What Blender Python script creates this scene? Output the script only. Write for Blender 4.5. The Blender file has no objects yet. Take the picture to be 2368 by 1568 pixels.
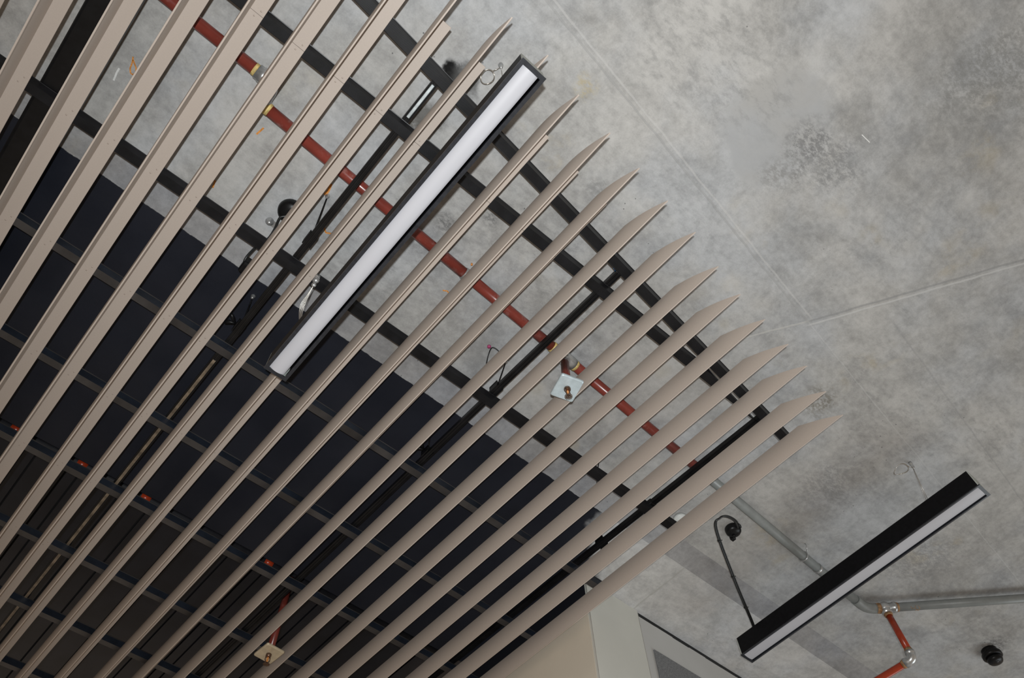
import bpy, bmesh, math, random
from mathutils import Vector, Matrix
random.seed(7)
C = bpy.context.scene.collection
sc = bpy.context.scene
EYE = 1.6                       # camera height above the floor; every height below is given above the camera

# ------------------------------------------------------------------ camera, light, exposure
R0 = Vector((0.75172874, -0.65879118, -0.02996804))     # image right
D0 = Vector((0.55915923, 0.66081628, -0.50066237))      # image down
F0 = Vector((0.34963532, 0.35960539, 0.86512375))       # viewing direction (up at the ceiling)
cam = bpy.data.cameras.new('camera')
cam.sensor_width = 36.0
cam.lens = 1759.68 / 2368 * 36.0
cam.clip_start = 0.05
camo = bpy.data.objects.new('camera', cam)
C.objects.link(camo)
M = Matrix((R0, -D0, -F0)).transposed().to_4x4()
M.translation = Vector((0, 0, EYE))
camo.matrix_world = M
sc.camera = camo

world = bpy.data.worlds.new('room_light')
sc.world = world
world.use_nodes = True
world.node_tree.nodes['Background'].inputs[0].default_value = (1.0, 0.81, 0.64, 1)
world.node_tree.nodes['Background'].inputs[1].default_value = 0.27

fl = bpy.data.lights.new('camera_flash', 'SPOT')
fl.energy = 292
fl.spot_size = math.radians(120)
fl.spot_blend = 1.0
fl.color = (0.95, 0.985, 1.0)
fl.shadow_soft_size = 0.022
flo = bpy.data.objects.new('camera_flash', fl)
C.objects.link(flo)
FM = M.copy(); FM.translation = Vector((0, 0, EYE)) - D0 * 0.10 - F0 * 0.17
flo.matrix_world = FM

wl = bpy.data.lights.new('right_fill', 'AREA')      # unseen cool fill, added to brighten the concrete on the right
wl.shape = 'RECTANGLE'; wl.size = 4.5; wl.size_y = 2.3
wl.energy = 125
wl.color = (0.86, 0.95, 1.0)
wlo = bpy.data.objects.new('right_fill', wl)
C.objects.link(wlo)
wlo.location = (6.6, -0.6, 0.3)
wlo.rotation_euler = (0, math.radians(90), 0)

sc.view_settings.view_transform = 'Standard'
sc.view_settings.look = 'None'
sc.view_settings.gamma = 1
sc.view_settings.use_curve_mapping = False
sc.view_settings.exposure = 0.0

# ------------------------------------------------------------------ materials
def new_mat(name):
    m = bpy.data.materials.new(name)
    m.use_nodes = True
    nt = m.node_tree
    return m, nt, nt.nodes['Principled BSDF']

class N:
    """small helper for building shader graphs"""
    def __init__(s, nt):
        s.nt = nt
        s.co = nt.nodes.new('ShaderNodeTexCoord').outputs['Object']
    def link(s, a, b):
        if isinstance(a, (int, float)):
            b.default_value = a
        elif isinstance(a, tuple):
            b.default_value = a if len(a) == 4 or b.type == 'VECTOR' else (*a, 1)
        else:
            s.nt.links.new(a, b)
    def m(s, op, a, b=0.0, c=None, clamp=False):
        n = s.nt.nodes.new('ShaderNodeMath'); n.operation = op; n.use_clamp = clamp
        s.link(a, n.inputs[0]); s.link(b, n.inputs[1])
        if c is not None: s.link(c, n.inputs[2])
        return n.outputs[0]
    def mapping(s, scale=(1, 1, 1), rot=0.0, loc=(0, 0, 0), v=None):
        n = s.nt.nodes.new('ShaderNodeMapping')
        s.nt.links.new(v or s.co, n.inputs[0])
        n.inputs['Scale'].default_value = scale
        n.inputs['Rotation'].default_value = (0, 0, rot)
        n.inputs['Location'].default_value = loc
        return n.outputs[0]
    def noise(s, scale, detail=4, rough=0.55, v=None, dist=0.0):
        n = s.nt.nodes.new('ShaderNodeTexNoise')
        s.nt.links.new(v or s.co, n.inputs['Vector'])
        n.inputs['Scale'].default_value = scale
        n.inputs['Detail'].default_value = detail
        n.inputs['Roughness'].default_value = rough
        n.inputs['Distortion'].default_value = dist
        return n.outputs['Fac']
    def range(s, v, a, b, c=0.0, d=1.0, smooth=True):
        n = s.nt.nodes.new('ShaderNodeMapRange')
        n.interpolation_type = 'SMOOTHSTEP' if smooth else 'LINEAR'
        s.link(v, n.inputs[0])
        for i, x in enumerate((a, b, c, d)): n.inputs[i + 1].default_value = x
        return n.outputs[0]
    def mix(s, f, a, b):
        n = s.nt.nodes.new('ShaderNodeMix'); n.data_type = 'RGBA'
        s.link(f, n.inputs[0]); s.link(a, n.inputs[6]); s.link(b, n.inputs[7])
        return n.outputs[2]
    def xyz(s):
        n = s.nt.nodes.new('ShaderNodeSeparateXYZ'); s.nt.links.new(s.co, n.inputs[0]); return n.outputs
    def bump(s, h, strength, dist, bs):
        n = s.nt.nodes.new('ShaderNodeBump')
        n.inputs['Strength'].default_value = strength; n.inputs['Distance'].default_value = dist
        s.link(h, n.inputs['Height']); s.nt.links.new(n.outputs[0], bs.inputs['Normal'])

def plain(name, col, rough=0.5, metal=0.0, var=0.08, scale=30, bump=0.0, spec=0.5):
    m, nt, bs = new_mat(name); g = N(nt)
    n = g.noise(scale, 4)
    f = g.range(n, 0.3, 0.7)
    a = tuple(c * (1 - var) for c in col); b = tuple(min(1, c * (1 + var)) for c in col)
    nt.links.new(g.mix(f, a, b), bs.inputs['Base Color'])
    bs.inputs['Roughness'].default_value = rough
    bs.inputs['Metallic'].default_value = metal
    bs.inputs['Specular IOR Level'].default_value = spec
    if bump: g.bump(n, bump, 0.002, bs)
    return m

def seam_mask(g, X, Y, p, q, width):
    """1 along the joint from p to q (metres, seen from below)"""
    dx, dy = q[0] - p[0], q[1] - p[1]; L = math.hypot(dx, dy); dx /= L; dy /= L
    w = g.m('MULTIPLY', g.m('SUBTRACT', g.noise(9, 3), 0.5), 0.012)
    dist = g.m('ADD', g.m('ADD', g.m('MULTIPLY', X, -dy), g.m('MULTIPLY', Y, dx)), dy * p[0] - dx * p[1])
    dist = g.m('ABSOLUTE', g.m('ADD', dist, w))
    t = g.m('ADD', g.m('ADD', g.m('MULTIPLY', X, dx), g.m('MULTIPLY', Y, dy)), -(dx * p[0] + dy * p[1]))
    on = g.m('MULTIPLY', g.range(t, -0.02, 0.02), g.range(t, L - 0.02, L + 0.02, 1, 0))
    return g.m('MULTIPLY', g.range(dist, width * 0.5, width, 1, 0), on)

def concrete(name, lo, hi, seams=(), spots=(), smooth=(), streak_rot=1.05, marks=1.0):
    m, nt, bs = new_mat(name); g = N(nt)
    X, Y, Z = g.xyz()
    big = g.noise(1.3, 8, 0.62, dist=0.4)
    med = g.noise(5.5, 8, 0.68, dist=0.5)
    fine = g.noise(38, 6, 0.7)
    sp = g.noise(170, 3, 0.6)
    st = g.noise(3.2, 7, 0.66, v=g.mapping((1.0, 5.0, 1.0), rot=streak_rot))
    v = g.m('ADD', g.m('MULTIPLY', big, 0.30), g.m('MULTIPLY', med, 0.28))
    v = g.m('ADD', v, g.m('MULTIPLY', fine, 0.20))
    v = g.m('ADD', v, g.m('MULTIPLY', st, 0.16))
    v = g.m('ADD', v, g.m('MULTIPLY', sp, 0.06))
    for (x, y, r) in smooth:                       # trowelled patches without texture
        d = g.m('SQRT', g.m('ADD', g.m('POWER', g.m('ABSOLUTE', g.m('SUBTRACT', X, x)), 2), g.m('POWER', g.m('ABSOLUTE', g.m('SUBTRACT', Y, y)), 2)))
        d = g.m('ADD', d, g.m('MULTIPLY', g.m('SUBTRACT', g.noise(6, 4), 0.5), 0.22))
        k = g.range(d, r * 0.75, r, 1, 0)
        v = g.m('ADD', g.m('MULTIPLY', v, g.m('SUBTRACT', 1, g.m('MULTIPLY', k, 0.85))), g.m('MULTIPLY', k, 0.85 * 0.50))
    f = g.range(v, 0.36, 0.62)
    col = g.mix(f, lo, hi)
    hue = g.range(g.noise(2.1, 4), 0.4, 0.65)
    tint = g.mix(hue, (1.02, 1.0, 0.97), (0.985, 1.0, 1.025))
    mul = nt.nodes.new('ShaderNodeMix'); mul.data_type = 'RGBA'; mul.blend_type = 'MULTIPLY'
    mul.inputs[0].default_value = 1
    nt.links.new(col, mul.inputs[6]); nt.links.new(tint, mul.inputs[7]); col = mul.outputs[2]
    # blotchy dark release-oil marks
    bm = g.m('MULTIPLY', g.range(g.noise(1.1, 3, 0.5, v=g.mapping(loc=(3.3, 1.2, 0))), 0.50, 0.66), g.range(g.noise(14, 6, 0.75, v=g.mapping((1, 2.2, 1), rot=streak_rot)), 0.46, 0.66))
    col = g.mix(g.m('MULTIPLY', bm, 0.34 * marks), col, (0.135, 0.135, 0.135))
    ym = g.m('MULTIPLY', g.range(g.noise(2.6, 2, v=g.mapping(loc=(9, 4, 0))), 0.60, 0.72), g.range(g.noise(11, 5), 0.45, 0.65))
    col = g.mix(g.m('MULTIPLY', ym, 0.35), col, (0.40, 0.33, 0.20))
    # pin holes
    vo = nt.nodes.new('ShaderNodeTexVoronoi'); vo.inputs['Scale'].default_value = 26
    nt.links.new(g.co, vo.inputs['Vector'])
    hole = g.m('MULTIPLY', g.range(vo.outputs['Distance'], 0.04, 0.10, 1, 0), g.range(g.noise(2.2, 2, v=g.mapping(loc=(1, 7, 2))), 0.58, 0.64))
    col = g.mix(g.m('MULTIPLY', hole, 0.8), col, (0.06, 0.06, 0.06))
    for (x, y, r, k, c) in spots:                  # stains and soot with a place of their own
        d = g.m('SQRT', g.m('ADD', g.m('POWER', g.m('ABSOLUTE', g.m('SUBTRACT', X, x)), 2), g.m('POWER', g.m('ABSOLUTE', g.m('SUBTRACT', Y, y)), 2)))
        d = g.m('ADD', d, g.m('MULTIPLY', g.m('SUBTRACT', g.noise(16, 5, 0.7), 0.5), r * 1.6))
        grain = 1.0 if k > 0.7 else g.range(g.noise(34, 6, 0.75, v=g.mapping((1, 1.8, 1), rot=streak_rot)), 0.40, 0.58)
        col = g.mix(g.m('MULTIPLY', g.m('MULTIPLY', g.range(d, r * (0.45 if k > 0.7 else 0.15), r * 1.2, 1, 0), k * (1.0 if k > 0.7 else 1.35)), grain), col, c)
    h = g.m('ADD', g.m('MULTIPLY', med, 0.5), g.m('MULTIPLY', fine, 0.5))
    for (p, q, w, k, c) in seams:
        s = seam_mask(g, X, Y, p, q, w)
        col = g.mix(g.m('MULTIPLY', s, k), col, c)
        h = g.m('ADD', h, g.m('MULTIPLY', s, 0.5))
    nt.links.new(col, bs.inputs['Base Color'])
    bs.inputs['Roughness'].default_value = 0.85
    bs.inputs['Specular IOR Level'].default_value = 0.25
    g.bump(h, 0.35, 0.004, bs)
    return m, nt, bs, g, col

LO, HI = (0.245, 0.245, 0.242), (0.48, 0.48, 0.474)
SEAMS = [((-1.0, -0.065), (1.96, 0.275), 0.005, 0.45, (0.30, 0.30, 0.295)),
         ((-1.0, -0.085), (1.96, 0.257), 0.005, 0.35, (0.54, 0.535, 0.52)),
         ((1.76, 0.59), (1.96, 0.275), 0.006, 0.5, (0.50, 0.49, 0.46)),
         ((1.96, 0.275), (3.2, -1.82), 0.006, 0.55, (0.24, 0.24, 0.24)),
         ((1.975, 0.285), (3.215, -1.81), 0.006, 0.6, (0.52, 0.52, 0.51)),
         ((2.233, 0.047), (5.2, 0.42), 0.004, 0.35, (0.27, 0.27, 0.27)),
         ((1.96, 0.275), (4.6, 0.58), 0.004, 0.25, (0.52, 0.52, 0.51))]
SPOTS = [(0.245, 0.478, 0.05, 1.0, (0.008, 0.008, 0.008)), (0.225, 0.455, 0.03, 1.0, (0.005, 0.005, 0.005)), (0.29, 0.455, 0.06, 0.8, (0.08, 0.08, 0.078)),
         (0.275, 0.64, 0.07, 0.75, (0.07, 0.065, 0.055)), (0.262, 0.70, 0.05, 0.6, (0.09, 0.085, 0.07)),
         (0.563, 0.899, 0.05, 0.55, (0.10, 0.10, 0.10)), (0.684, 0.779, 0.035, 0.55, (0.10, 0.10, 0.10)),
         (2.331, 0.486, 0.10, 0.55, (0.16, 0.145, 0.115)), (1.367, -0.186, 0.10, 0.55, (0.17, 0.17, 0.17)),
         (1.50, -0.20, 0.16, 0.45, (0.17, 0.17, 0.17)), (1.38, -0.05, 0.09, 0.4, (0.18, 0.175, 0.165)),
         (1.667, -0.762, 0.26, 0.45, (0.19, 0.19, 0.18)), (0.62, 0.20, 0.05, 0.45, (0.42, 0.35, 0.20)),
         (0.90, 0.44, 0.06, 0.4, (0.18, 0.18, 0.175)), (2.75, 0.75, 0.20, 0.4, (0.20, 0.20, 0.20)),
         (3.5, 0.75, 0.25, 0.4, (0.19, 0.19, 0.19)), (4.40, 0.86, 0.09, 0.6, (0.12, 0.12, 0.12))]
mat_slab = concrete('cast_concrete', LO, HI, SEAMS, SPOTS, smooth=((1.24, -0.14, 0.22),))[0]
mat_band = concrete('brushed_grey_concrete', (0.19, 0.19, 0.195), (0.36, 0.36, 0.365), marks=0.3, streak_rot=0.0)[0]

# soffit: dark navy paint with a ragged sprayed end, bare concrete beyond it
mat_soffit, nt, bs, g, ccol = concrete('painted_soffit', (0.32, 0.32, 0.32), (0.58, 0.58, 0.575),
    [((2.60, 1.45), (2.625, 2.0), 0.006, 0.5, (0.36, 0.35, 0.32))], marks=0.6)
X, Y, Z = g.xyz()
edge = g.m('ADD', X, g.m('MULTIPLY', g.m('SUBTRACT', g.noise(5, 5, 0.6), 0.5), 0.26))
edge = g.m('SUBTRACT', edge, g.m('MULTIPLY', g.m('MAXIMUM', g.m('SUBTRACT', Y, 1.66), 0.0), 1.3))
navy = g.range(edge, 2.00, 2.08, 1, 0)
ey = g.m('ADD', Y, g.m('MULTIPLY', g.m('SUBTRACT', g.noise(24, 6, 0.7), 0.5), 0.014))
navy = g.m('MULTIPLY', navy, g.range(ey, 1.546, 1.552))
navycol = g.mix(g.range(g.noise(3, 5), 0.35, 0.65), (0.0120, 0.0138, 0.0205), (0.0165, 0.0185, 0.0265))
nt.links.new(g.mix(navy, ccol, navycol), bs.inputs['Base Color'])
nt.links.new(g.range(navy, 0, 1, 0.85, 0.42), bs.inputs['Roughness'])

mat_deck = plain('black_painted_deck', (0.012, 0.0125, 0.017), 0.5, var=0.25, scale=6)
mat_groove = plain('deck_groove_black', (0.004, 0.004, 0.005), 0.8)
mat_slat = plain('taupe_powder_coat', (0.455, 0.392, 0.342), 0.45, var=0.02, scale=200, spec=0.3)
mat_screw = plain('taupe_screw', (0.40, 0.34, 0.29), 0.35, metal=0.3)
mat_rail = plain('black_rail_paint', (0.010, 0.010, 0.0115), 0.40, var=0.3, scale=14, spec=0.35)
mat_chan = plain('black_channel_paint', (0.007, 0.007, 0.0075), 0.30, var=0.3, scale=14, spec=0.35)
mat_raild = plain('dark_steel_rail', (0.036, 0.034, 0.034), 0.28, var=0.45, scale=5, spec=0.6)
mat_railside = plain('rail_side_blue_reflection', (0.012, 0.016, 0.024), 0.25, var=0.3, scale=9, spec=0.6)  # bluish reflection on the rail flanks, put into their base colour
mat_worn = plain('worn_bronze_strip', (0.17, 0.13, 0.09), 0.4, var=0.5, scale=18)
mat_bare = plain('bare_zinc', (0.62, 0.68, 0.70), 0.35, metal=0.55, var=0.2, scale=40)
mat_galv = plain('galvanised_steel', (0.52, 0.53, 0.53), 0.32, metal=0.75, var=0.25, scale=25)
mat_plate = plain('zinc_plate', (0.55, 0.64, 0.68), 0.42, metal=0.35, var=0.1, scale=30)
mat_plate2 = plain('yellowed_zinc_plate', (0.52, 0.44, 0.31), 0.45, metal=0.2, var=0.12, scale=30)
mat_bronze = plain('dark_bronze', (0.16, 0.10, 0.07), 0.3, metal=0.8, var=0.3, scale=90)
mat_brass = plain('copper_bulb', (0.85, 0.35, 0.10), 0.15, metal=0.4)
mat_black = plain('black_plastic', (0.006, 0.006, 0.0065), 0.35, var=0.2, spec=0.25)
mat_lampblack = plain('lamp_black', (0.005, 0.005, 0.006), 0.5, var=0.2, scale=60, spec=0.12)
mat_frame = plain('lamp_frame_black', (0.020, 0.022, 0.027), 0.25, var=0.2, scale=60, spec=0.5)
mat_diff = plain('opal_diffuser', (0.47, 0.47, 0.50), 0.45, var=0.01, scale=4)
mat_gasket = plain('pale_end_gasket', (0.42, 0.45, 0.42), 0.5)
mat_cable = plain('black_cable', (0.013, 0.014, 0.014), 0.4)
mat_wire = plain('steel_wire', (0.55, 0.52, 0.47), 0.3, metal=0.8)
mat_white = plain('white_plastic', (0.62, 0.64, 0.62), 0.4)
mat_tape = plain('yellow_sealing_tape', (0.60, 0.45, 0.17), 0.55, var=0.3, scale=60)
mat_rust = plain('rusty_thread', (0.30, 0.17, 0.08), 0.7, var=0.4, scale=80)
mat_chalk = plain('orange_crayon', (0.60, 0.24, 0.05), 0.9, var=0.3, scale=120)
mat_grit = plain('white_scratch', (0.70, 0.70, 0.68), 0.9)
mat_blue = plain('blue_wire_end', (0.03, 0.20, 0.55), 0.4)
mat_pinkp = plain('crimson_plug', (0.35, 0.05, 0.14), 0.5)
mat_panel = plain('grey_felt_panel', (0.17, 0.175, 0.18), 0.9, var=0.25, scale=120)
mat_greypipe = plain('grey_pipe_paint', (0.225, 0.24, 0.235), 0.42, var=0.08, scale=20)
mat_bead = plain('corner_bead', (0.66, 0.66, 0.62), 0.6)

def red_pipe_mat(name, base, worn, mask_lo, mask_hi, dark=None):
    m, nt, bs = new_mat(name); g = N(nt)
    col = g.mix(g.range(g.noise(9, 5), 0.35, 0.65), tuple(c * 0.85 for c in base), tuple(c * 1.15 for c in base))
    col = g.mix(g.m('MULTIPLY', g.range(g.noise(13, 6, 0.7), mask_lo, mask_hi), 0.75), col, worn)
    if dark: col = g.mix(g.range(g.noise(2.3, 2), 0.42, 0.46), dark, col)
    nt.links.new(col, bs.inputs['Base Color']); bs.inputs['Roughness'].default_value = 0.28
    return m
mat_red = red_pipe_mat('red_oxide_pipe', (0.20, 0.037, 0.026), (0.36, 0.19, 0.17), 0.54, 0.72)
mat_orange = red_pipe_mat('bright_red_pipe', (0.36, 0.040, 0.012), (0.25, 0.03, 0.012), 0.5, 0.7)
mat_blotred = plain('black_sprayed_pipe', (0.011, 0.011, 0.014), 0.6, var=0.2, spec=0.3)

def wall_mat(name, col, black_above=None):
    m, nt, bs = new_mat(name); g = N(nt); X, Y, Z = g.xyz()
    c = g.mix(g.range(g.noise(4, 5), 0.3, 0.7), tuple(v * 0.97 for v in col), tuple(v * 1.03 for v in col))
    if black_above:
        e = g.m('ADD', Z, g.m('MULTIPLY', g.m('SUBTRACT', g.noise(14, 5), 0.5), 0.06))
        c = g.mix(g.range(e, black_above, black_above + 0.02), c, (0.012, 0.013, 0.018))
    nt.links.new(c, bs.inputs['Base Color']); bs.inputs['Roughness'].default_value = 0.6
    bs.inputs['Specular IOR Level'].default_value = 0.3
    return m
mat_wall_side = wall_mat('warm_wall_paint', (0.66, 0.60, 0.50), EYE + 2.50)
mat_wall_back = wall_mat('pale_wall_paint', (0.60, 0.60, 0.55))
mat_wall_skim = wall_mat('skimmed_board', (0.50, 0.50, 0.485))

# ------------------------------------------------------------------ mesh building
class MB:
    def __init__(s): s.bm = bmesh.new()
    def quad(s, pts, mi=0, smooth=False):
        f = s.bm.faces.new([s.bm.verts.new(p) for p in pts]); f.material_index = mi; f.smooth = smooth; return f
    def box(s, lo, hi, mi=0, rot=None, at=None):
        x0, y0, z0 = lo; x1, y1, z1 = hi
        P = [Vector(p) for p in ((x0, y0, z0), (x1, y0, z0), (x1, y1, z0), (x0, y1, z0), (x0, y0, z1), (x1, y0, z1), (x1, y1, z1), (x0, y1, z1))]
        if rot is not None:
            P = [rot @ p + (at or Vector()) for p in P]
        v = [s.bm.verts.new(p) for p in P]
        for q in ((0, 3, 2, 1), (4, 5, 6, 7), (0, 1, 5, 4), (1, 2, 6, 5), (2, 3, 7, 6), (3, 0, 4, 7)):
            f = s.bm.faces.new([v[i] for i in q]); f.material_index = mi
        return v
    def prism(s, prof, frame0, frame1, smooth_idx=()):
        """extrude a closed 2-D profile between two placement functions"""
        a = [s.bm.verts.new(frame0(p)) for p in prof]; b = [s.bm.verts.new(frame1(p)) for p in prof]
        n = len(prof)
        for i in range(n):
            j = (i + 1) % n
            f = s.bm.faces.new((a[i], a[j], b[j], b[i])); f.smooth = i in smooth_idx
        s.bm.faces.new(a[::-1]); s.bm.faces.new(b)
    def tube(s, pts, r, seg=16, caps=True):
        pts = [Vector(p) for p in pts]; rr = r if isinstance(r, (list, tuple)) else [r] * len(pts)
        rings = []; ref = None
        for i, p in enumerate(pts):
            t = (pts[min(i + 1, len(pts) - 1)] - pts[max(i - 1, 0)]).normalized()
            if ref is None:
                ref = Vector((0, 0, 1)) if abs(t.z) < 0.9 else Vector((1, 0, 0))
            u = (ref - t * ref.dot(t)).normalized(); ref = u; w = t.cross(u)
            rings.append([s.bm.verts.new(p + (u * math.cos(k / seg * 2 * math.pi) + w * math.sin(k / seg * 2 * math.pi)) * rr[i]) for k in range(seg)])
        for a, b in zip(rings, rings[1:]):
            for k in range(seg):
                f = s.bm.faces.new((a[k], a[(k + 1) % seg], b[(k + 1) % seg], b[k])); f.smooth = True
        if caps:
            s.bm.faces.new(rings[0][::-1]); s.bm.faces.new(rings[-1])
    def lathe(s, prof, at, seg=24):
        """prof = [(radius, z)...] turned about the vertical through at"""
        s.tube([(at[0], at[1], at[2] + z) for r, z in prof], [max(r, 1e-4) for r, z in prof], seg)
    def ball(s, at, r, seg=12):
        s.lathe([(r * math.sin(a), -r * math.cos(a)) for a in [math.pi * k / 8 for k in range(9)]], at, seg)
    def bevel(s, off, segs=2, edges=None):
        bmesh.ops.bevel(s.bm, geom=edges or list(s.bm.edges), offset=off, segments=segs, affect='EDGES', profile=0.6)
    def mesh(s, name, mats):
        bmesh.ops.recalc_face_normals(s.bm, faces=s.bm.faces)
        me = bpy.data.meshes.new(name); s.bm.to_mesh(me); s.bm.free()
        for m in (mats if isinstance(mats, (list, tuple)) else [mats]): me.materials.append(m)
        return me
    def build(s, name, mats, parent=None):
        """link as one object; vertices are given in world metres (z above the camera)"""
        org = Vector((0, 0, -EYE)) + (Vector(parent['_o']) if parent is not None and '_o' in parent else Vector())
        for v in s.bm.verts: v.co -= org if parent is not None and '_o' in parent else Vector((0, 0, -EYE))
        return link(name, s.mesh(name, mats), parent)

def link(name, me, parent=None):
    o = bpy.data.objects.new(name, me); C.objects.link(o)
    if parent is not None:
        o.parent = parent
        if '_o' in parent: o['_o'] = list(parent['_o'])
    return o
def tag(o, label, cat, group=None):
    o['label'] = label; o['category'] = cat
    if group: o['group'] = group
    return o
def thing(name, label, cat, loc, group=None, rotz=0.0):
    """an Empty at the thing's base; loc in world metres, z above the camera"""
    o = bpy.data.objects.new(name, None); C.objects.link(o)
    o.empty_display_size = 0.05
    o.location = Vector(loc) + Vector((0, 0, EYE)); o.rotation_euler = (0, 0, rotz)
    o['_o'] = [loc[0], loc[1], loc[2] + EYE]
    return tag(o, label, cat, group)
def struct(o): o['kind'] = 'structure'; return o

def arc(p0, p1, p2, n=10):
    """quadratic bend through a corner"""
    p0, p1, p2 = Vector(p0), Vector(p1), Vector(p2)
    return [p0 * (1 - t) ** 2 + p1 * 2 * t * (1 - t) + p2 * t * t for t in [k / n for k in range(n + 1)]]

def spline(pts, n=8):
    P = [Vector(p) for p in pts]; P = [P[0] * 2 - P[1]] + P + [P[-1] * 2 - P[-2]]; out = []
    for i in range(1, len(P) - 2):
        for k in range(n):
            t = k / n; a, b_, c, d = P[i - 1], P[i], P[i + 1], P[i + 2]
            out.append(0.5 * ((2 * b_) + (c - a) * t + (2 * a - 5 * b_ + 4 * c - d) * t * t + (3 * b_ - a - 3 * c + d) * t ** 3))
    return out + [P[-2]]

# ------------------------------------------------------------------ heights above the camera
HB, HF, HR, HT, HS, HSOF, HD = 2.392, 2.492, 2.4955, 2.5245, 2.695, 2.680, 2.930

# ------------------------------------------------------------------ the setting
b = MB()
def sheet(x0, x1, y0, y1, z0, z1, mi, th=0.2):
    b.quad([(x0, y0, z0), (x0, y1, z1), (x1, y1, z1), (x1, y0, z0)], mi)
sheet(-4, 7, -4.5, 1.430, HS, HS, 0)
sheet(-4, 7, 1.430, 1.548, HS, HSOF, 1)
sheet(-4, 7, 1.548, 2.800, HSOF, HSOF, 2)
b.quad([(-4, 2.800, HSOF), (-4, 2.800, HD), (7, 2.800, HD), (7, 2.800, HSOF)], 3)
# far deck with pairs of narrow open joints running along the slats
xs = [-4.0]; k = -11
while xs[-1] < 7:
    x = 0.434 + 0.208 * k; k += 1
    for e in (x, x + 0.010, x + 0.056, x + 0.066):
        if -4 < e < 7: xs.append(e)
    if x > 6.5: xs.append(7.0); break
for i in range(0, len(xs) - 1, 2):
    b.box((xs[i], 2.800, HD), (xs[i + 1], 6.5, HD + 0.02), 3)
b.quad([(-4, 2.800, HD + 0.02), (-4, 6.5, HD + 0.02), (7, 6.5, HD + 0.02), (7, 2.800, HD + 0.02)], 4)
ceil = struct(b.build('ceiling', [mat_slab, mat_band, mat_soffit, mat_deck, mat_groove]))

def ribbon(pts, w, z, mat, name):
    """a crayon stroke lying on the slab"""
    m = MB(); P = [Vector((x, y, 0)) for x, y in pts]
    for i in range(len(P) - 1):
        t = (P[i + 1] - P[i]).normalized(); n = Vector((-t.y, t.x, 0)) * w / 2
        m.box((-0.0, -w / 2, 0), ((P[i + 1] - P[i]).length, w / 2, 0.0012), rot=Matrix((t, Vector((-t.y, t.x, 0)), Vector((0, 0, 1)))).transposed(), at=Vector((P[i].x, P[i].y, z - 0.001)))
    return m.build(name, mat, ceil)
lp = [(-0.5868, 1.1185), (-0.5799, 1.1379), (-0.5768, 1.1590), (-0.5685, 1.1720), (-0.5594, 1.1715), (-0.5562, 1.1595), (-0.5624, 1.1446), (-0.5732, 1.1357), (-0.5823, 1.1272)]
ribbon([(a[0] + (b_[0] - a[0]) * t, a[1] + (b_[1] - a[1]) * t) for a, b_ in zip(lp, lp[1:]) for t in (0, 0.5)] + [lp[-1]], 0.0045, HS, mat_chalk, 'crayon_mark')
ribbon([(-0.135, 1.040), (-0.142, 1.075)], 0.006, HS, mat_chalk, 'crayon_mark')
ribbon([(-0.165, 1.315), (-0.158, 1.345)], 0.006, HS, mat_chalk, 'crayon_mark')
ribbon([(-0.21, 1.235), (-0.19, 1.225), (-0.175, 1.232)], 0.004, HS, mat_chalk, 'crayon_mark')
ribbon([(0.158, 1.055), (0.165, 1.085), (0.162, 1.105)], 0.010, HS, mat_chalk, 'crayon_mark')
ribbon([(0.225, 1.205), (0.250, 1.225), (0.268, 1.215)], 0.006, HS, mat_chalk, 'crayon_mark')
ribbon([(0.735, 1.13), (0.752, 1.120), (0.765, 1.128)], 0.005, HS, mat_chalk, 'crayon_mark')
ribbon([(-0.5996, 1.2305), (-0.6038, 1.2007), (-0.6038, 1.1823)], 0.006, HS, mat_grit, 'white_scratch')
ribbon([(1.49, -0.330), (1.535, -0.332)], 0.003, HS, mat_grit, 'white_scratch')

WX, WY = 2.272, 1.917
b = MB()
b.box((WX, WY + 0.012, -EYE), (WX + 0.12, 5.2, HSOF)); b.bevel(0.003, 1)
struct(b.build('wall_right', mat_wall_side))
b = MB()
b.box((WX, WY, -EYE), (2.646, WY + 0.012, HSOF))
b.box((WX + 0.121, WY + 0.0125, -EYE), (2.646, WY + 0.10, HSOF))
struct(b.build('wall_back', mat_wall_back))
b = MB()
n = 24
for i in range(n):                                   # ragged top edge of the board, leaving a dark gap below the slab
    x0 = 2.648 + i * 0.13; x1 = x0 + 0.13
    t = HSOF - 0.030 - 0.006 * random.random()
    b.box((x0, WY + 0.001, -EYE), (x1, WY + 0.10, t))
bmesh.ops.remove_doubles(b.bm, verts=b.bm.verts, dist=1e-5)
struct(b.build('wall_back.001', mat_wall_skim))
b = MB(); b.tube([(WX, WY, -EYE), (WX, WY, HSOF - 0.01)], 0.0012, 8); struct(b.build('trim_1', mat_bead))
b = MB(); b.tube([(2.647, WY, -EYE), (2.647, WY, HSOF - 0.015)], 0.0015, 8); struct(b.build('trim_2', mat_bead))
b = MB()
for i in range(16):
    x0 = 2.66 + i * 0.19
    b.box((x0, WY + 0.008, HSOF - 0.036), (x0 + 0.19, WY + 0.02, HSOF))
struct(b.build('trim_3', mat_black))
pan = MB(); pan.box((2.711, WY - 0.008, 1.35), (3.75, WY + 0.0008, 2.475)); pan.bevel(0.002, 1)
tag(pan.build('wall_panel', mat_panel), 'dark grey rectangular panel fixed on the pale wall below the concrete', 'panel')

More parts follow.
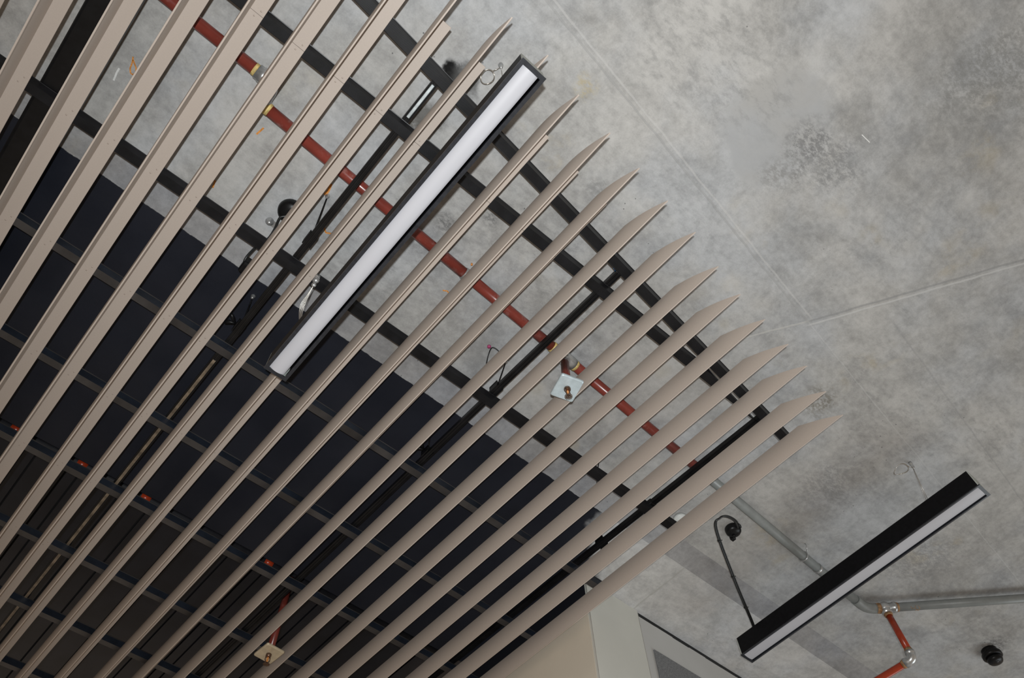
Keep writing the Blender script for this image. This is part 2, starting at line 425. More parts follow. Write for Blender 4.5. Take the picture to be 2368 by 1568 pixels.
# ------------------------------------------------------------------ ceiling slats
SL = 4.35                                            # length of a slat; the far ends run on out of sight
prof = []
for k in range(19):                                  # the left face bows gently in toward the lip
    t = k / 18
    prof.append((-0.0130 + 0.0080 * ((t - 0.45) / 0.55) ** 2, 0.103 - 0.1015 * t))
prof += [(-0.0050, 0.0), (-0.0006, 0.0), (0.0, 0.0012), (-0.0006, 0.006), (-0.0030, 0.014), (-0.0040, 0.024), (-0.0040, 0.103)]
b = MB()
b.prism(prof, lambda p: (p[0], 0.172 * min(1, max(0, p[1] / 0.100)) , p[1]), lambda p: (p[0], SL, p[1]), smooth_idx=())
blade_me = b.mesh('blade', mat_slat)
b = MB(); b.box((-0.0042, 0, 0.100), (0.0405, SL - 0.55, 0.103)); b.bevel(0.0006, 1)
flange_me = b.mesh('flange', mat_slat)
b = MB(); b.lathe([(0.0002, -0.0010), (0.0017, -0.0008), (0.0025, 0.0), (0.0023, 0.0006)], (0, 0, 0), 10)
screw_me = b.mesh('screw', mat_screw)
RAILY = [0.68, 1.32, 1.785, 2.235, 2.675, 3.13]      # where the rails cross above the flanges
FIT = [(-0.942, 0.0, 0.030), (-0.791, 0.0, 0.045), (-0.6393, 0.004, 0.062), (-0.4876, -0.0035, 0.080), (-0.3437, 0.0009, 0.098), (-0.1968, 0.0, 0.118),
       (-0.0536, 0.0066, 0.140), (0.1011, 0.0022, 0.158), (0.2546, 0.0016, 0.1776), (0.4049, 0.0016, 0.1864), (0.555, 0.0009, 0.2091),
       (0.7115, -0.0012, 0.2292), (0.8645, -0.0035, 0.2481), (1.0158, -0.0026, 0.2636), (1.1701, -0.0045, 0.2786), (1.3270, -0.0062, 0.312),
       (1.4688, -0.0023, 0.3319), (1.6161, -0.0024, 0.3408), (1.7644, -0.0022, 0.351), (1.8912, 0.0067, 0.3649), (2.0428, 0.0046, 0.3895), (2.1835, 0.0080, 0.4144)]
ORD = ['first', 'second', 'third', 'fourth', 'fifth', 'sixth', 'seventh', 'eighth', 'ninth', 'tenth', 'eleventh', 'twelfth']
for i, (a, s, tip) in enumerate(FIT):
    nr = len(FIT) - 1 - i
    if i == 0: lab = 'taupe metal ceiling slat cut off by the top left corner of the photo'
    elif i == 9: lab = 'taupe ceiling slat mostly hidden behind the white-faced lamp under the slats'
    elif i == 8: lab = 'taupe ceiling slat just left of the white-faced lamp, its pointed tip showing'
    elif i == 10: lab = 'taupe ceiling slat just right of the white-faced lamp, flange still showing'
    elif nr == 0: lab = 'last taupe ceiling slat, directly beside the pale wall'
    elif i < 8: lab = 'taupe L-shaped ceiling slat, %s from the top left corner of the photo' % ORD[i]
    else: lab = 'taupe blade-like ceiling slat with pointed tip, %s from the pale wall' % ORD[nr]
    r = thing('metal_slat', lab, 'slat', (a + s * tip, tip, HB), 'ceiling slats', -math.atan(s))
    link('blade', blade_me, r)
    f = link('flange', flange_me, r); f.location.y = 0.681 - tip
    m = MB(); m.box((-0.0042, 0.172, 0.100), (0.0405, 0.6802 - tip, 0.103)); m.bevel(0.0006, 1)
    link('flange', m.mesh('flange', mat_slat), r)
    if i < 13:
        for y in RAILY[:6 if i < 11 else 3]:
            for dx, dy in ((0.016, 0.012), (0.026, -0.012)):
                q = link('screw', screw_me, r); q.location = (dx, y - tip + dy, 0.1)

# ------------------------------------------------------------------ ribbed rails above the slats
def hat(w=0.034, h=0.028, out=0.006, lip=0.002, ribs=10):
    """cross-section of a top-hat channel, ribbed on its underside; (across, up)"""
    P = [(-out - lip, h), (-out - lip, h - 0.0015), (-out, h - 0.002), (0, 0)]
    for k in range(ribs):
        x0 = (k + 0.25) * w / ribs; x1 = (k + 0.75) * w / ribs
        P += [(x0, 0.0), (x0 + 0.0005, 0.0016), (x1 - 0.0005, 0.0016), (x1, 0.0)]
    P += [(w, 0), (w + out, h - 0.002), (w + out + lip, h - 0.0015), (w + out + lip, h)]
    return P
HAT = hat()
FLAT = hat(w=0.033, h=0.030, out=0.005, lip=0.003, ribs=0)
def rail(x0, x1, yl, slope, label, miter=None, mat=None):
    """yl = Y of the far lower edge at X=0"""
    r = thing('furring_rail', label, 'rail', (x0, yl + slope * x0 - 0.017, HR), 'black rails across the slats')
    m = MB()
    def fr(x): return lambda p: (x, yl + slope * x - 0.034 + p[0], HR + p[1])
    def fm(p): return ((x1 + miter * (p[0] + 0.014) / 0.062), yl + slope * x1 - 0.034 + p[0], HR + p[1])
    m.prism(FLAT if mat else HAT, fr(x0), fm if miter else fr(x1))
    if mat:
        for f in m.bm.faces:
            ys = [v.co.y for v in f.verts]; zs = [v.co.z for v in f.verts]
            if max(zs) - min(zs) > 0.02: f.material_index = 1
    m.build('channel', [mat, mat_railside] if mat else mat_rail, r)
    return r
rail(-1.3, 2.235, 0.4697, 0.0964, 'black ribbed rail running slantwise nearest the slat tips')
rail(-1.3, 1.62, 0.6985, -0.008, 'black ribbed rail on bare concrete that runs into the slanting rail', 0.52)
rail(-1.3, 2.211, 1.341, -0.0073, 'black ribbed rail just before the edge of the dark painted ceiling')
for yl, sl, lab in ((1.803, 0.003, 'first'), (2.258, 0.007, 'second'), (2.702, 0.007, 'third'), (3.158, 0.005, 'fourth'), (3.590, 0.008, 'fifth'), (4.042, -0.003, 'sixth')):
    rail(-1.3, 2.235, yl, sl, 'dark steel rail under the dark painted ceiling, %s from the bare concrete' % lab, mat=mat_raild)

# ------------------------------------------------------------------ carrier channels running along the slats above the rails
CH = [(0, 0.019), (0, 0), (0.0035, 0), (0.0045, 0.003), (0.0085, 0.003), (0.0095, 0), (0.0155, 0), (0.0165, 0.003), (0.0205, 0.003), (0.0215, 0), (0.025, 0), (0.025, 0.019)]
def carrier(p, q, label):
    r = thing('carrier_channel', label, 'channel', (p[0], p[1], HT), 'carrier channels above the rails')
    m = MB(); dx = (q[0] - p[0]) / (q[1] - p[1])
    m.prism(CH, lambda c: (p[0] - 0.0125 + c[0], p[1], HT + c[1]), lambda c: (q[0] - 0.0125 + c[0], q[1], HT + c[1]))
    m.build('channel', mat_chan, r)
    return r
T1 = carrier((0.2085, 0.485), (0.2085, 4.5), 'black carrier channel with a bare metal tip, left of the white-faced lamp')
b = MB(); b.prism([(0, 0.0005), (0, -0.004), (0.001, -0.005), (0.010, -0.005), (0.011, -0.004), (0.011, 0.0005)],
    lambda c: (0.2025 + c[0], 0.505, HT + c[1]), lambda c: (0.2025 + c[0], 0.640, HT + c[1])); b.bevel(0.0008, 1)
b.build('bare_strip', mat_bare, T1)['label'] = 'bare zinc strip at the tip'
b = MB()
b.box((0.2025, 1.86, HT - 0.0012), (0.2145, 4.45, HT + 0.002)); b.build('worn_strip', mat_worn, T1)['label'] = 'worn bronze-coloured strip'
T2 = carrier((1.1375, 0.588), (1.093, 4.5), 'black carrier channel between the two lamps, its cut end showing near the tips')
b = MB(); b.tube([(1.124, 0.592, HT + 0.012), (1.116, 0.583, HT + 0.006), (1.108, 0.584, HT + 0.002)], 0.003, 8); b.build('wire_end', mat_blue, T2)['label'] = 'blue wire end'
T3 = carrier((2.0560, 0.655), (2.023, 4.5), 'black carrier channel closest to the pale wall')
b = MB(); b.box((2.034, 1.275, HT - 0.006), (2.074, 1.345, HT + 0.024)); b.bevel(0.003, 1); b.build('joint_sleeve', mat_chan, T3)

def hanger(x, y, ax, ay, label, clip_y, wing=False, z0=HT + 0.018, top=HS):
    """rod from an anchor in the slab down to a clip on a carrier"""
    r = thing('rod_hanger', label, 'hanger', (x, y, z0), 'hangers of the carrier channels')
    m = MB(); m.tube([(ax, ay, top), (x, y, z0)], 0.0028, 8); m.build('rod', mat_black, r)
    m = MB(); m.lathe([(0.009, 0.0), (0.009, -0.004), (0.006, -0.008), (0.006, -0.016), (0.003, -0.02)], (ax, ay, top), 12); m.build('anchor_nut', mat_galv, r)
    m = MB(); m.box((x - 0.017, clip_y - 0.024, z0 - 0.022), (x - 0.0130, clip_y + 0.022, z0 + 0.012)); m.box((x + 0.013, clip_y - 0.024, z0 - 0.022), (x + 0.017, clip_y + 0.022, z0 + 0.012))
    m.box((x - 0.017, clip_y - 0.024, z0 + 0.002), (x + 0.017, clip_y + 0.022, z0 + 0.006))
    m.build('clip', mat_black, r)
    if wing:
        m = MB()
        for s in (-1, 1):
            m.tube([(x - 0.02, clip_y, z0), (x - 0.04, clip_y + s * 0.012, z0 + 0.006), (x - 0.052, clip_y + s * 0.024, z0 + 0.004)], [0.003, 0.008, 0.006], 10)
        m.build('wing_nut', mat_black, r)
    return r
hanger(0.208, 1.20, 0.174, 1.101, 'thin hanger rod with shiny anchor on bare concrete beside the tipped carrier channel', 1.21)
hanger(0.205, 1.66, 0.185, 1.62, 'black hanger with wing nut on the carrier left of the white-faced lamp', 1.68, True, top=HSOF)
hanger(1.128, 1.262, 1.14, 1.215, 'bent black hanger clip beside the middle carrier channel on bare concrete', 1.268)
hanger(1.118, 1.70, 1.10, 1.66, 'black hanger clip on the middle carrier under dark paint', 1.70, True, top=HSOF)
hanger(2.048, 1.60, 2.05, 1.58, 'black hanger clip on the carrier nearest the pale wall', 1.60, top=HSOF)

# black flat duct at the left, running along the slats
b = MB(); b.box((-0.737, -1.2, 2.5265), (-0.615, 4.6, 2.605)); b.bevel(0.012, 3)
for f in b.bm.faces: f.smooth = False
tag(b.build('cable_duct', mat_black), 'wide black duct running along the slats near the top left corner', 'duct')

# ------------------------------------------------------------------ sprinkler pipework on the slab
PZ, PR = 2.648, 0.0215
pipe = thing('sprinkler_pipe', 'red sprinkler pipe crossing above the slats, grey beyond them', 'pipe', (0.5, 0.97, HS))
def py(x): return 0.9586 + 0.0463 * (x + 0.159)
def add(name, mat, pts, r, label=None, seg=20, parent=pipe):
    m = MB(); m.tube(pts, r, seg); o = m.build(name, mat, parent)
    if label: o['label'] = label
    return o
add('red_pipe', mat_red, [(-1.3, 0.858, PZ), (-0.262, 0.875, PZ)], PR)
add('tape_ring', mat_tape, [(-0.262, 0.875, PZ), (-0.250, 0.875, PZ)], PR + 0.001, 'pale sealing ring')
b = MB(); b.tube([(-0.250, 0.875, PZ), (-0.236, 0.8755, PZ), (-0.235, 0.8755, PZ), (-0.215, 0.877, PZ)], [0.026, 0.0265, 0.0285, 0.0285], 20)
b.tube(arc((-0.215, 0.877, PZ), (-0.190, 0.879, PZ), (-0.185, 0.905, PZ), 8) + arc((-0.185, 0.93, PZ), (-0.180, 0.956, PZ), (-0.168, 0.957, PZ), 8), 0.026, 20)
b.build('offset_coupling', mat_galv, pipe)['label'] = 'shiny galvanised coupling'
add('tape_ring', mat_tape, [(-0.170, 0.958, PZ), (-0.148, 0.959, PZ)], PR + 0.0015, 'yellow sealing ring')
add('red_pipe', mat_red, [(-0.150, py(-0.15), PZ), (0.735, py(0.735), PZ)], PR)
b = MB(); b.tube([(0.735, py(0.735), PZ), (0.743, py(0.743), PZ), (0.75, py(0.75), PZ), (0.772, py(0.772), PZ)], [0.0235, 0.025, 0.025, 0.0235], 20)
b.build('coupling', mat_galv, pipe)['label'] = 'galvanised coupling'
add('red_pipe', mat_red, [(0.772, py(0.772), PZ), (1.215, py(1.215), PZ)], PR)
add('tape_ring', mat_tape, [(1.215, py(1.215), PZ), (1.233, py(1.233), PZ)], PR + 0.0015, 'yellow sealing ring')
b = MB(); b.tube([(1.232, py(1.232), PZ), (1.245, py(1.245), PZ), (1.33, py(1.33), PZ), (1.345, py(1.345), PZ)], [0.0245, 0.0255, 0.0255, 0.0245], 20)
b.tube([(1.288, py(1.288), PZ), (1.288, py(1.288), PZ - 0.040)], 0.0215, 20); b.build('tee', mat_galv, pipe)['label'] = 'galvanised tee above the square plate'
add('tape_ring', mat_tape, [(1.342, py(1.342), PZ), (1.357, py(1.357), PZ)], PR + 0.002, 'yellow sealing ring')
add('red_pipe', mat_red, [(1.355, py(1.355), PZ), (2.215, py(2.215), PZ)], PR)
add('grey_pipe', mat_greypipe, [(2.215, py(2.215), PZ), (3.43, py(3.43), PZ)], PR + 0.0005, 'grey painted length')
EL = (3.53, py(3.53), PZ); TE = (3.600, 1.064, PZ)
ed = (Vector(TE) - Vector(EL)).normalized(); fd = Vector((1, -1.0, 0)).normalized()
b = MB(); b.tube([(3.425, py(3.425), PZ), (3.44, py(3.44), PZ)] + arc((3.47, py(3.47), PZ), EL, Vector(EL) + ed * 0.05, 8), 0.0255, 20); b.build('elbow', mat_greypipe, pipe)['label'] = 'grey elbow'
b = MB(); b.tube([Vector(EL) + ed * 0.045, Vector(TE) - ed * 0.025], [0.0245, 0.027], 20); b.build('thread', mat_rust, pipe)['label'] = 'rusty threaded joint'
b = MB(); b.ball(TE, 0.032, 18); b.tube([Vector(TE), Vector(TE) + Vector((0, 0, -0.040))], [0.027, 0.026], 18)
b.tube([Vector(TE), Vector(TE) + fd * 0.040, Vector(TE) + fd * 0.042, Vector(TE) + fd * 0.055], [0.025, 0.025, 0.0275, 0.0275], 18); b.build('tee', mat_galv, pipe)['label'] = 'galvanised tee in the lower right corner'
b = MB(); b.tube([Vector(TE) + fd * 0.055, Vector(TE) + fd * 0.068], [0.026, 0.023], 18); b.build('thread', mat_rust, pipe)['label'] = 'rusty threaded joint'
add('grey_pipe', mat_greypipe, [Vector(TE) + fd * 0.066, Vector(TE) + fd * 1.3], PR, 'grey length to the right')
b = MB()
nd = Vector((1, 1, 0)).normalized()
def onpipe(sx, ph): return Vector(TE) + fd * sx + nd * (PR + 0.0002) * math.sin(ph) - Vector((0, 0, 1)) * (PR + 0.0002) * math.cos(ph)
for pts in ([(0.125, -0.9), (0.128, -0.5), (0.140, -0.3)], [(0.150, -1.0), (0.146, -0.4), (0.158, 0.1), (0.150, 0.5)], [(0.162, -0.9), (0.170, -0.2), (0.162, 0.4), (0.172, 0.7)]):
    b.tube(spline([onpipe(*q) for q in pts], 5), 0.0013, 6)
b.build('paint_mark', mat_rust, pipe)['label'] = 'red-brown paint marks'
# drop leg, lower elbow and branch toward the wall
DX, DY, DZ = TE[0], TE[1], 2.345
b = MB(); b.tube([(DX, DY, PZ - 0.038), (DX, DY, PZ - 0.052)], [0.0225, 0.0195], 18); b.build('thread', mat_rust, pipe)['label'] = 'rusty threaded joint'
add('drop_pipe', mat_orange, [(DX, DY, PZ - 0.05), (DX, DY, DZ + 0.048)], 0.0165, 'bright red drop pipe')
b = MB(); b.tube([(DX, DY, DZ + 0.055), (DX, DY, DZ + 0.036)], [0.018, 0.0215], 18); b.build('thread', mat_rust, pipe)
b = MB(); b.tube([(DX, DY, DZ + 0.040), (DX, DY, DZ + 0.026)] + arc((DX, DY, DZ + 0.026), (DX, DY, DZ), (DX, DY + 0.026, DZ), 8) + [(DX, DY + 0.045, DZ)], [0.0235, 0.0235] + [0.0215] * 9 + [0.0245], 20)
b.build('elbow', mat_galv, pipe)['label'] = 'galvanised lower elbow'
b = MB(); b.tube([(DX, DY + 0.045, DZ), (DX, DY + 0.060, DZ)], [0.022, 0.0185], 18); b.build('thread', mat_rust, pipe)
add('branch_pipe', mat_orange, [(DX, DY + 0.058, DZ), (DX, WY, DZ)], 0.0165, 'bright red branch pipe')
# ring hanger and clamp on the grey length
b = MB(); b.tube([(2.97, py(2.97) + 0.0255 * math.cos(t), PZ + 0.0255 * math.sin(t)) for t in [k * math.pi / 10 for k in range(21)]], 0.0022, 8, False)
b.tube([(2.97, py(2.97), PZ + 0.025), (2.97, py(2.97), HS)], 0.004, 8); b.tube([(2.972, py(2.97) - 0.026, PZ + 0.005), (2.955, py(2.97) - 0.045, PZ + 0.03), (2.960, py(2.97) - 0.040, HS)], 0.0025, 8)
b.build('ring_hanger', mat_galv, pipe)['label'] = 'steel hook hanger'
b = MB(); b.tube([(3.085, py(3.085), PZ), (3.103, py(3.103), PZ)], 0.0245, 20); b.build('clamp', mat_galv, pipe)['label'] = 'steel clamp band'
for x in (-0.7, 0.45, 1.85):
    b = MB(); b.tube([(x, (0.868 if x < -0.3 else py(x)), PZ + 0.02), (x, (0.868 if x < -0.3 else py(x)), HS)], 0.004, 8)
    b.build('hanger_rod', mat_black, pipe)

# second pipe behind the dark soffit edge, sprayed black with red patches
p2 = thing('sprinkler_pipe', 'black-sprayed pipe with red patches behind the far edge of the dark soffit', 'pipe', (1.0, 3.0, HD))
add('pipe', mat_blotred, [(-1.6, 3.0, 2.853), (2.26, 3.0, 2.853)], 0.021, parent=p2)
for x in (-0.254, 0.062, 0.385, 1.072):
    add('bare_patch', mat_orange, [(x - 0.025, 3.0, 2.853), (x + 0.022, 3.0, 2.853)], 0.0216, 'unpainted red patch', parent=p2)
for x in (-0.5, 0.75, 1.8):
    b = MB(); b.tube([(x, 3.0, 2.87), (x, 3.0, HD)], 0.004, 8); b.build('hanger_rod', mat_black, p2)

# ------------------------------------------------------------------ sprinkler heads on square plates
def sprinkler(x, y, ztop, px, pyy, zp, ang, label, pm, rm, half=(0.047, 0.052), lean=(0, 0)):
    r = thing('fire_sprinkler', label, 'sprinkler', (px, pyy, zp), 'sprinkler heads below the slats')
    m = MB(); m.tube([(x, y, ztop), (px, pyy, zp + 0.004)], 0.0165, 20); m.build('drop_pipe', rm, r)
    m = MB(); R = Matrix.Rotation(ang, 3, 'Z'); hx, hy = half
    rings = []
    for inset, z, cr in ((0.0, 0.006, 0.008), (0.0, 0.001, 0.008), (0.0015, -0.002, 0.0075), (0.0050, -0.004, 0.006)):
        ring = []
        for q, (sx, sy) in enumerate(((1, 1), (-1, 1), (-1, -1), (1, -1))):
            for k in range(5):
                a = math.pi / 2 * (q + k / 4)
                p = Vector((sx * (hx - inset - cr) + cr * math.cos(a), sy * (hy - inset - cr) + cr * math.sin(a), z))
                ring.append(m.bm.verts.new(R @ p + Vector((px, pyy, zp))))
        rings.append(ring)
    for ra, rb in zip(rings, rings[1:]):
        for k in range(len(ra)): m.bm.faces.new((ra[k], ra[(k + 1) % len(ra)], rb[(k + 1) % len(ra)], rb[k]))
    m.bm.faces.new(rings[0]); m.bm.faces.new(rings[-1][::-1])
    m.build('plate', pm, r)
    m = MB(); m.lathe([(0.013, 0.0), (0.013, -0.008), (0.010, -0.010), (0.010, -0.014)], (px, pyy, zp - 0.004), 16); m.build('nipple', mat_bronze, r)
    fr = MB()
    for s in (-1, 1):
        fr.tube(arc((px + s * 0.010, pyy, zp - 0.016), (px + s * 0.016, pyy, zp - 0.038), (px + s * 0.003, pyy, zp - 0.048), 8), 0.0022, 8)
    fr.tube([(px, pyy, zp - 0.045), (px, pyy, zp - 0.056)], [0.0045, 0.004], 10)
    fr.build('yoke', mat_bronze, r)
    m = MB(); m.tube([(px, pyy, zp - 0.016), (px, pyy, zp - 0.022), (px, pyy, zp - 0.040), (px, pyy, zp - 0.046)], [0.003, 0.005, 0.0045, 0.0015], 10); m.build('bulb', mat_brass, r)['label'] = 'copper-coloured bulb'
    m = MB(); m.lathe([(0.003, 0.0012), (0.0065, 0.0012), (0.0065, -0.0008), (0.003, -0.0008)], (px, pyy, zp - 0.056), 14)
    for k in range(14):
        a = k / 14 * 2 * math.pi
        m.box((0.005, -0.0013, -0.0006), (0.0150, 0.0013, 0.0010), rot=Matrix.Rotation(a, 3, 'Z'), at=Vector((px, pyy, zp - 0.056)))
    m.build('deflector', mat_bronze, r)['label'] = 'toothed dark deflector'
sprinkler(1.286, py(1.288), PZ - 0.049, 1.2585, 1.0135, 2.375, math.radians(-17), 'sprinkler head on bluish zinc square plate under the slats by a red pipe', mat_plate, mat_red)
sprinkler(1.217, 3.0, 2.832, 1.213, 3.0, 2.375, math.radians(4), 'sprinkler head on yellowed square plate near the bottom edge among dark slats', mat_plate2, mat_red, half=(0.049, 0.056))

# ------------------------------------------------------------------ pendant lights
def pendant(xc, y0, y1, z, skew, label, fw, dz, w=0.088, hh=0.098):
    r = thing('pendant_light', label, 'lamp', (xc, (y0 + y1) / 2, z), 'linear pendant lights')
    ym = (y0 + y1) / 2
    def P(x, y, zz): return (xc + x + skew * (y - ym), y, z + zz)
    def bx(m, x0, ya, za, x1, yb, zb):
        c = [P(x0, ya, za), P(x1, ya, za), P(x1, yb, za), P(x0, yb, za), P(x0, ya, zb), P(x1, ya, zb), P(x1, yb, zb), P(x0, yb, zb)]
        v = [m.bm.verts.new(p) for p in c]
        for q in ((0, 3, 2, 1), (4, 5, 6, 7), (0, 1, 5, 4), (1, 2, 6, 5), (2, 3, 7, 6), (3, 0, 4, 7)): m.bm.faces.new([v[i] for i in q])
    h = w / 2
    m = MB()                                            # channel-shaped housing, open below
    bx(m, -h + 0.002, y0 + 0.008, 0.006, -h + 0.005, y1 - 0.008, hh)
    bx(m, h - 0.005, y0 + 0.008, 0.006, h - 0.002, y1 - 0.008, hh)
    bx(m, -h + 0.005, y0 + 0.008, hh - 0.003, h - 0.005, y1 - 0.008, hh)
    m.build('housing', mat_lampblack, r)
    m = MB()
    bx(m, -h, y0, 0.0, -h + fw, y1, 0.0055); bx(m, h - fw, y0, 0.0, h, y1, 0.0055)
    bx(m, -h + fw, y0, 0.0, h - fw, y0 + 0.014, 0.0055); bx(m, -h + fw, y1 - 0.014, 0.0, h - fw, y1, 0.0055)
    bx(m, -h + fw - 0.002, y0 + 0.012, 0.0055, -h + fw, y1 - 0.012, 0.016); bx(m, h - fw, y0 + 0.012, 0.0055, h - fw + 0.002, y1 - 0.012, 0.016)
    m.build('frame', mat_frame, r)
    m = MB()                                            # shallow bowed opal diffuser, slightly recessed
    n = 12; xa, xb = -h + fw, h - fw - 0.0070
    rows = []
    for ya in (y0 + 0.014, y1 - 0.014):
        rows.append([m.bm.verts.new(P(xa + (xb - xa) * k / n, ya, dz - (dz + 0.0004) * math.sin(math.pi * k / n) ** 0.8)) for k in range(n + 1)])
    for k in range(n):
        f = m.bm.faces.new((rows[0][k], rows[0][k + 1], rows[1][k + 1], rows[1][k])); f.smooth = True
    bx(m, xa, y0 + 0.014, dz, xb, y1 - 0.014, dz + 0.002)
    m.build('diffuser', mat_diff, r)['label'] = 'white opal diffuser'
    for ya in (y0 + 0.004, y1 - 0.008):
        m = MB(); bx(m, -h + 0.002, ya, 0.0055, h - 0.002, ya + 0.004, hh - 0.004); m.build('end_cap', mat_gasket, r)['label'] = 'pale end gasket'
    return r, P
L1, P1 = pendant(0.3690, 0.223, 1.556, 2.22, 0.000, 'long black lamp with white face hanging right under the slats', 0.0120, 0.0095)
L2, P2 = pendant(3.0350, 0.2614, 1.631, 2.42, 0.043, 'long black lamp hanging under bare concrete, lower right', 0.0075, 0.0048)
def suspension(r, ax, ay, az, lx, ly, lz, c, coil):
    m = MB(); m.tube([(ax, ay, az - 0.02), (lx, ly, lz)], 0.0012, 6); m.tube([(ax + 0.004, ay + 0.002, az - 0.02), (lx + 0.004, ly + 0.010, lz)], 0.0008, 6); m.build('wire', mat_wire, r)
    m = MB(); m.lathe([(0.0085, 0.0), (0.0085, -0.012), (0.0065, -0.014), (0.0065, -0.032), (0.0045, -0.038), (0.002, -0.044)], (ax, ay, az), 14); m.build('gripper', mat_galv, r)['label'] = 'steel cable gripper'
    m = MB(); c = Vector(c)
    for t0, rr in ((0, 1.0), (0.35, 0.93)):
        m.tube([c + Vector((math.cos(t) * coil * rr * 0.85, math.sin(t) * coil * rr, 0.006 * math.sin(t * 2 + t0))) for t in [t0 + k * 2 * math.pi / 30 for k in range(32)]], 0.0011, 6)
    m.tube([(ax, ay, az - 0.035), (ax * 0.5 + c.x * 0.5, ay * 0.5 + c.y * 0.5 - coil * 0.4, az - 0.04), (c.x, c.y - coil, c.z)], 0.0012, 6)
    m.build('wire_coil', mat_wire, r)
suspension(L1, 0.353, 0.338, HS, 0.369, 0.345, 2.317, (0.340, 0.392, HS - 0.04), 0.026)
suspension(L2, 2.925, 0.430, HS, 3.005, 0.48, 2.517, (2.885, 0.475, HS - 0.04), 0.035)
# lower suspension of the nearer lamp: gripper just below the rail with a bundle of spare wire
m = MB(); m.tube([(0.305, 1.292, HR - 0.002), (0.305, 1.292, 2.470)], [0.010, 0.010], 14); m.ball((0.305, 1.292, 2.462), 0.0125); m.ball((0.307, 1.302, 2.443), 0.009); m.build('gripper', mat_galv, L1)
m = MB()
for k in range(5):
    o = (k - 2) * 0.004
    m.tube(spline([(0.307, 1.303, 2.440), (0.311 + o * 0.3, 1.335, 2.425), (0.317 + o * 0.9, 1.375, 2.405), (0.335 + o * 0.6, 1.405, 2.375), (0.360, 1.415, 2.317)], 4), 0.0008, 6)
m.build('wire_bundle', mat_wire, L1)
m = MB(); m.tube([P1(0.045 + 0.010 * math.sin(t), 1.41 + 0.012 * math.cos(t), 0.16) for t in [k * 0.4 for k in range(14)]], 0.0022, 6); m.tube([P1(0.043, 1.39, 0.17), P1(0.05, 1.375, 0.175)], 0.004, 8); m.tube([P1(0.043, 1.40, 0.16), P1(0.030, 1.41, 0.098)], 0.0015, 6)
m.build('wire_clip', mat_galv, L1)
# power cables and ceiling roses
rose = thing('cable_rose', 'black ceiling rose with a looping cable above the lower right lamp', 'ceiling rose', (2.602, 1.227, HS), 'black ceiling roses')
m = MB(); m.lathe([(0.038, 0.0), (0.039, -0.006), (0.037, -0.022), (0.030, -0.032), (0.013, -0.036), (0.001, -0.037)], (2.602, 1.227, HS), 28); m.build('cup', mat_black, rose)
m = MB(); m.box((2.618, 1.246, HS - 0.034), (2.640, 1.268, HS - 0.002)); m.bevel(0.003, 2); m.build('lug', mat_black, rose)
m = MB(); m.box((2.590, 1.184, HS - 0.020), (2.614, 1.196, HS)); m.bevel(0.003, 2); m.build('lug', mat_black, rose)
m = MB(); m.tube([(2.605, 1.235, HS - 0.035), (2.605, 1.235, HS - 0.046)], [0.008, 0.004], 10); m.build('screw', mat_black, rose)
CP = [(0.9735, 0.4490, 2.672), (0.9564, 0.4413, 2.640), (0.9362, 0.4432, 2.610), (0.9290, 0.4532, 2.590), (0.9444, 0.4769, 2.575), (1.0768, 0.5435, 2.550), (1.1968, 0.5998, 2.528)]
path = [(x * z, y * z, z) for x, y, z in CP] + [(3.040, 1.535, 2.517)]
cab = spline(path)
m = MB(); m.tube(cab, 0.0048, 10); m.tube([p + Vector((0.004, -0.006, 0.002)) for p in cab[6:]], 0.0032, 8); m.build('power_cable', mat_cable, L2)
for k in (34, 39, 44, 49, 53):
    m = MB()
    p = cab[k]; t = (cab[min(k + 1, len(cab) - 1)] - cab[k - 1]).normalized()
    m.tube([p - t * 0.004, p + t * 0.004], 0.0075, 10); m.tube([p, p + Vector((0.010, -0.012, 0))], 0.002, 6)
    m.build('cable_tie', mat_cable, L2)

rose = thing('cable_rose', 'black ceiling rose half hidden behind a slat left of the white-faced lamp', 'ceiling rose', (0.100, 1.232, HS), 'black ceiling roses')
m = MB(); m.lathe([(0.047, 0.0), (0.048, -0.006), (0.045, -0.022), (0.036, -0.032), (0.015, -0.036), (0.001, -0.037)], (0.105, 1.236, HS), 28); m.build('cup', mat_black, rose)
m = MB(); m.tube(spline([(0.100, 1.25, HS - 0.034), (0.087, 1.268, 2.655), (0.096, 1.315, 2.650), (0.098, 1.355, 2.640), (0.085, 1.385, 2.625), (0.075, 1.43, 2.57), (0.085, 1.462, 2.56), (0.11, 1.475, 2.565)]), 0.0045, 10); m.build('cable', mat_cable, rose)
m = MB(); m.box((0.075, 1.440, 2.545), (0.118, 1.490, 2.600)); m.bevel(0.012, 3); m.build('connector', mat_black, rose)
m = MB()
c = Vector((0.068, 1.322, HS))
m.lathe([(0.016, 0), (0.016, -0.004), (0.010, -0.008), (0.010, -0.016), (0.002, -0.020)], c, 16); m.box((0.065, 1.310, HS - 0.004), (0.112, 1.334, HS - 0.0005))
tag(m.build('cable_clamp', mat_galv), 'shiny steel clamp screwed to concrete by a half-hidden black rose', 'clamp')

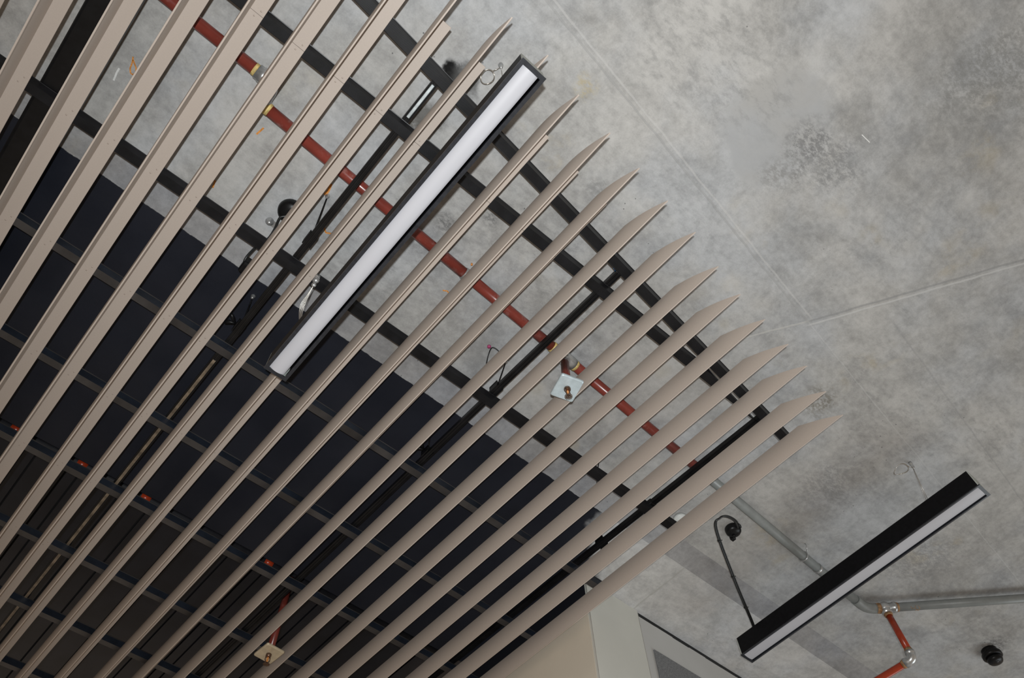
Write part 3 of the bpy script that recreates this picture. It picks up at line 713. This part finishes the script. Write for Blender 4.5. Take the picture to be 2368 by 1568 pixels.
# black detector at the lower right corner, white junction cap, small fixings
det = thing('smoke_detector', 'round black detector near the lower right corner', 'detector', (4.435, 0.925, HS))
dx, dy = 4.405, 0.912
m = MB(); m.lathe([(0.041, 0.0), (0.042, -0.008), (0.040, -0.020), (0.036, -0.026)], (dx, dy, HS), 32); m.build('base', mat_black, det)
m = MB(); m.lathe([(0.048, -0.022), (0.053, -0.028), (0.053, -0.044), (0.047, -0.050)], (dx, dy, HS), 32); m.build('collar', mat_black, det)
m = MB(); m.lathe([(0.040, -0.049), (0.041, -0.066), (0.036, -0.076), (0.022, -0.082), (0.001, -0.084)], (dx, dy, HS), 32); m.build('dome', mat_black, det)
m = MB(); m.ball((dx - 0.012, dy - 0.008, HS - 0.079), 0.009); m.build('lens', mat_frame, det)
m = MB(); m.box((dx + 0.036, dy + 0.030, HS - 0.054), (dx + 0.050, dy + 0.050, HS - 0.044)); m.bevel(0.003, 2); m.build('clip', mat_galv, det)['label'] = 'shiny clip'
cap = thing('junction_cap', 'white round junction cap on concrete behind the last slats', 'cap', (2.355, 1.344, HS))
m = MB(); m.lathe([(0.033, 0), (0.034, -0.010), (0.030, -0.016), (0.0005, -0.018)], (2.355, 1.344, HS), 24); m.build('lid', mat_white, cap)
m = MB(); m.tube([(2.375, 1.330, HS - 0.012), (2.43, 1.300, HS - 0.010), (2.46, 1.295, HS - 0.004)], 0.008, 10); m.build('spout', mat_white, cap)
hook = thing('wire_hook', 'bent black wire hanging from a crimson plug on bare concrete', 'wire', (1.040, 1.207, HS))
m = MB(); m.lathe([(0.008, 0), (0.008, -0.006), (0.001, -0.008)], (1.040, 1.207, HS), 14); m.build('plug', mat_pinkp, hook)['label'] = 'crimson wall plug'
m = MB(); m.tube(spline([(1.095, 1.200, HS - 0.03), (1.075, 1.192, HS - 0.016), (1.050, 1.200, HS - 0.010), (1.052, 1.225, HS - 0.03), (1.070, 1.262, HS - 0.05)]), 0.0025, 8); m.build('wire', mat_black, hook)
m = MB(); m.lathe([(0.0045, 0), (0.0045, -0.01), (0.001, -0.013)], (0.749, 0.968, HS), 12)
tag(m.build('anchor_bolt', mat_brass), 'tiny coppery anchor bolt in the concrete beside the red pipe', 'bolt')
m = MB(); m.tube([(1.775, 1.300, HS), (1.80, 1.365, 2.60), (1.815, 1.39, HT + 0.02)], 0.0022, 8)
tag(m.build('stay_wire', mat_black), 'thin black stay wire slanting from concrete to a rail near the wall', 'wire')

for o in bpy.data.objects:
    if '_o' in o: del o['_o']
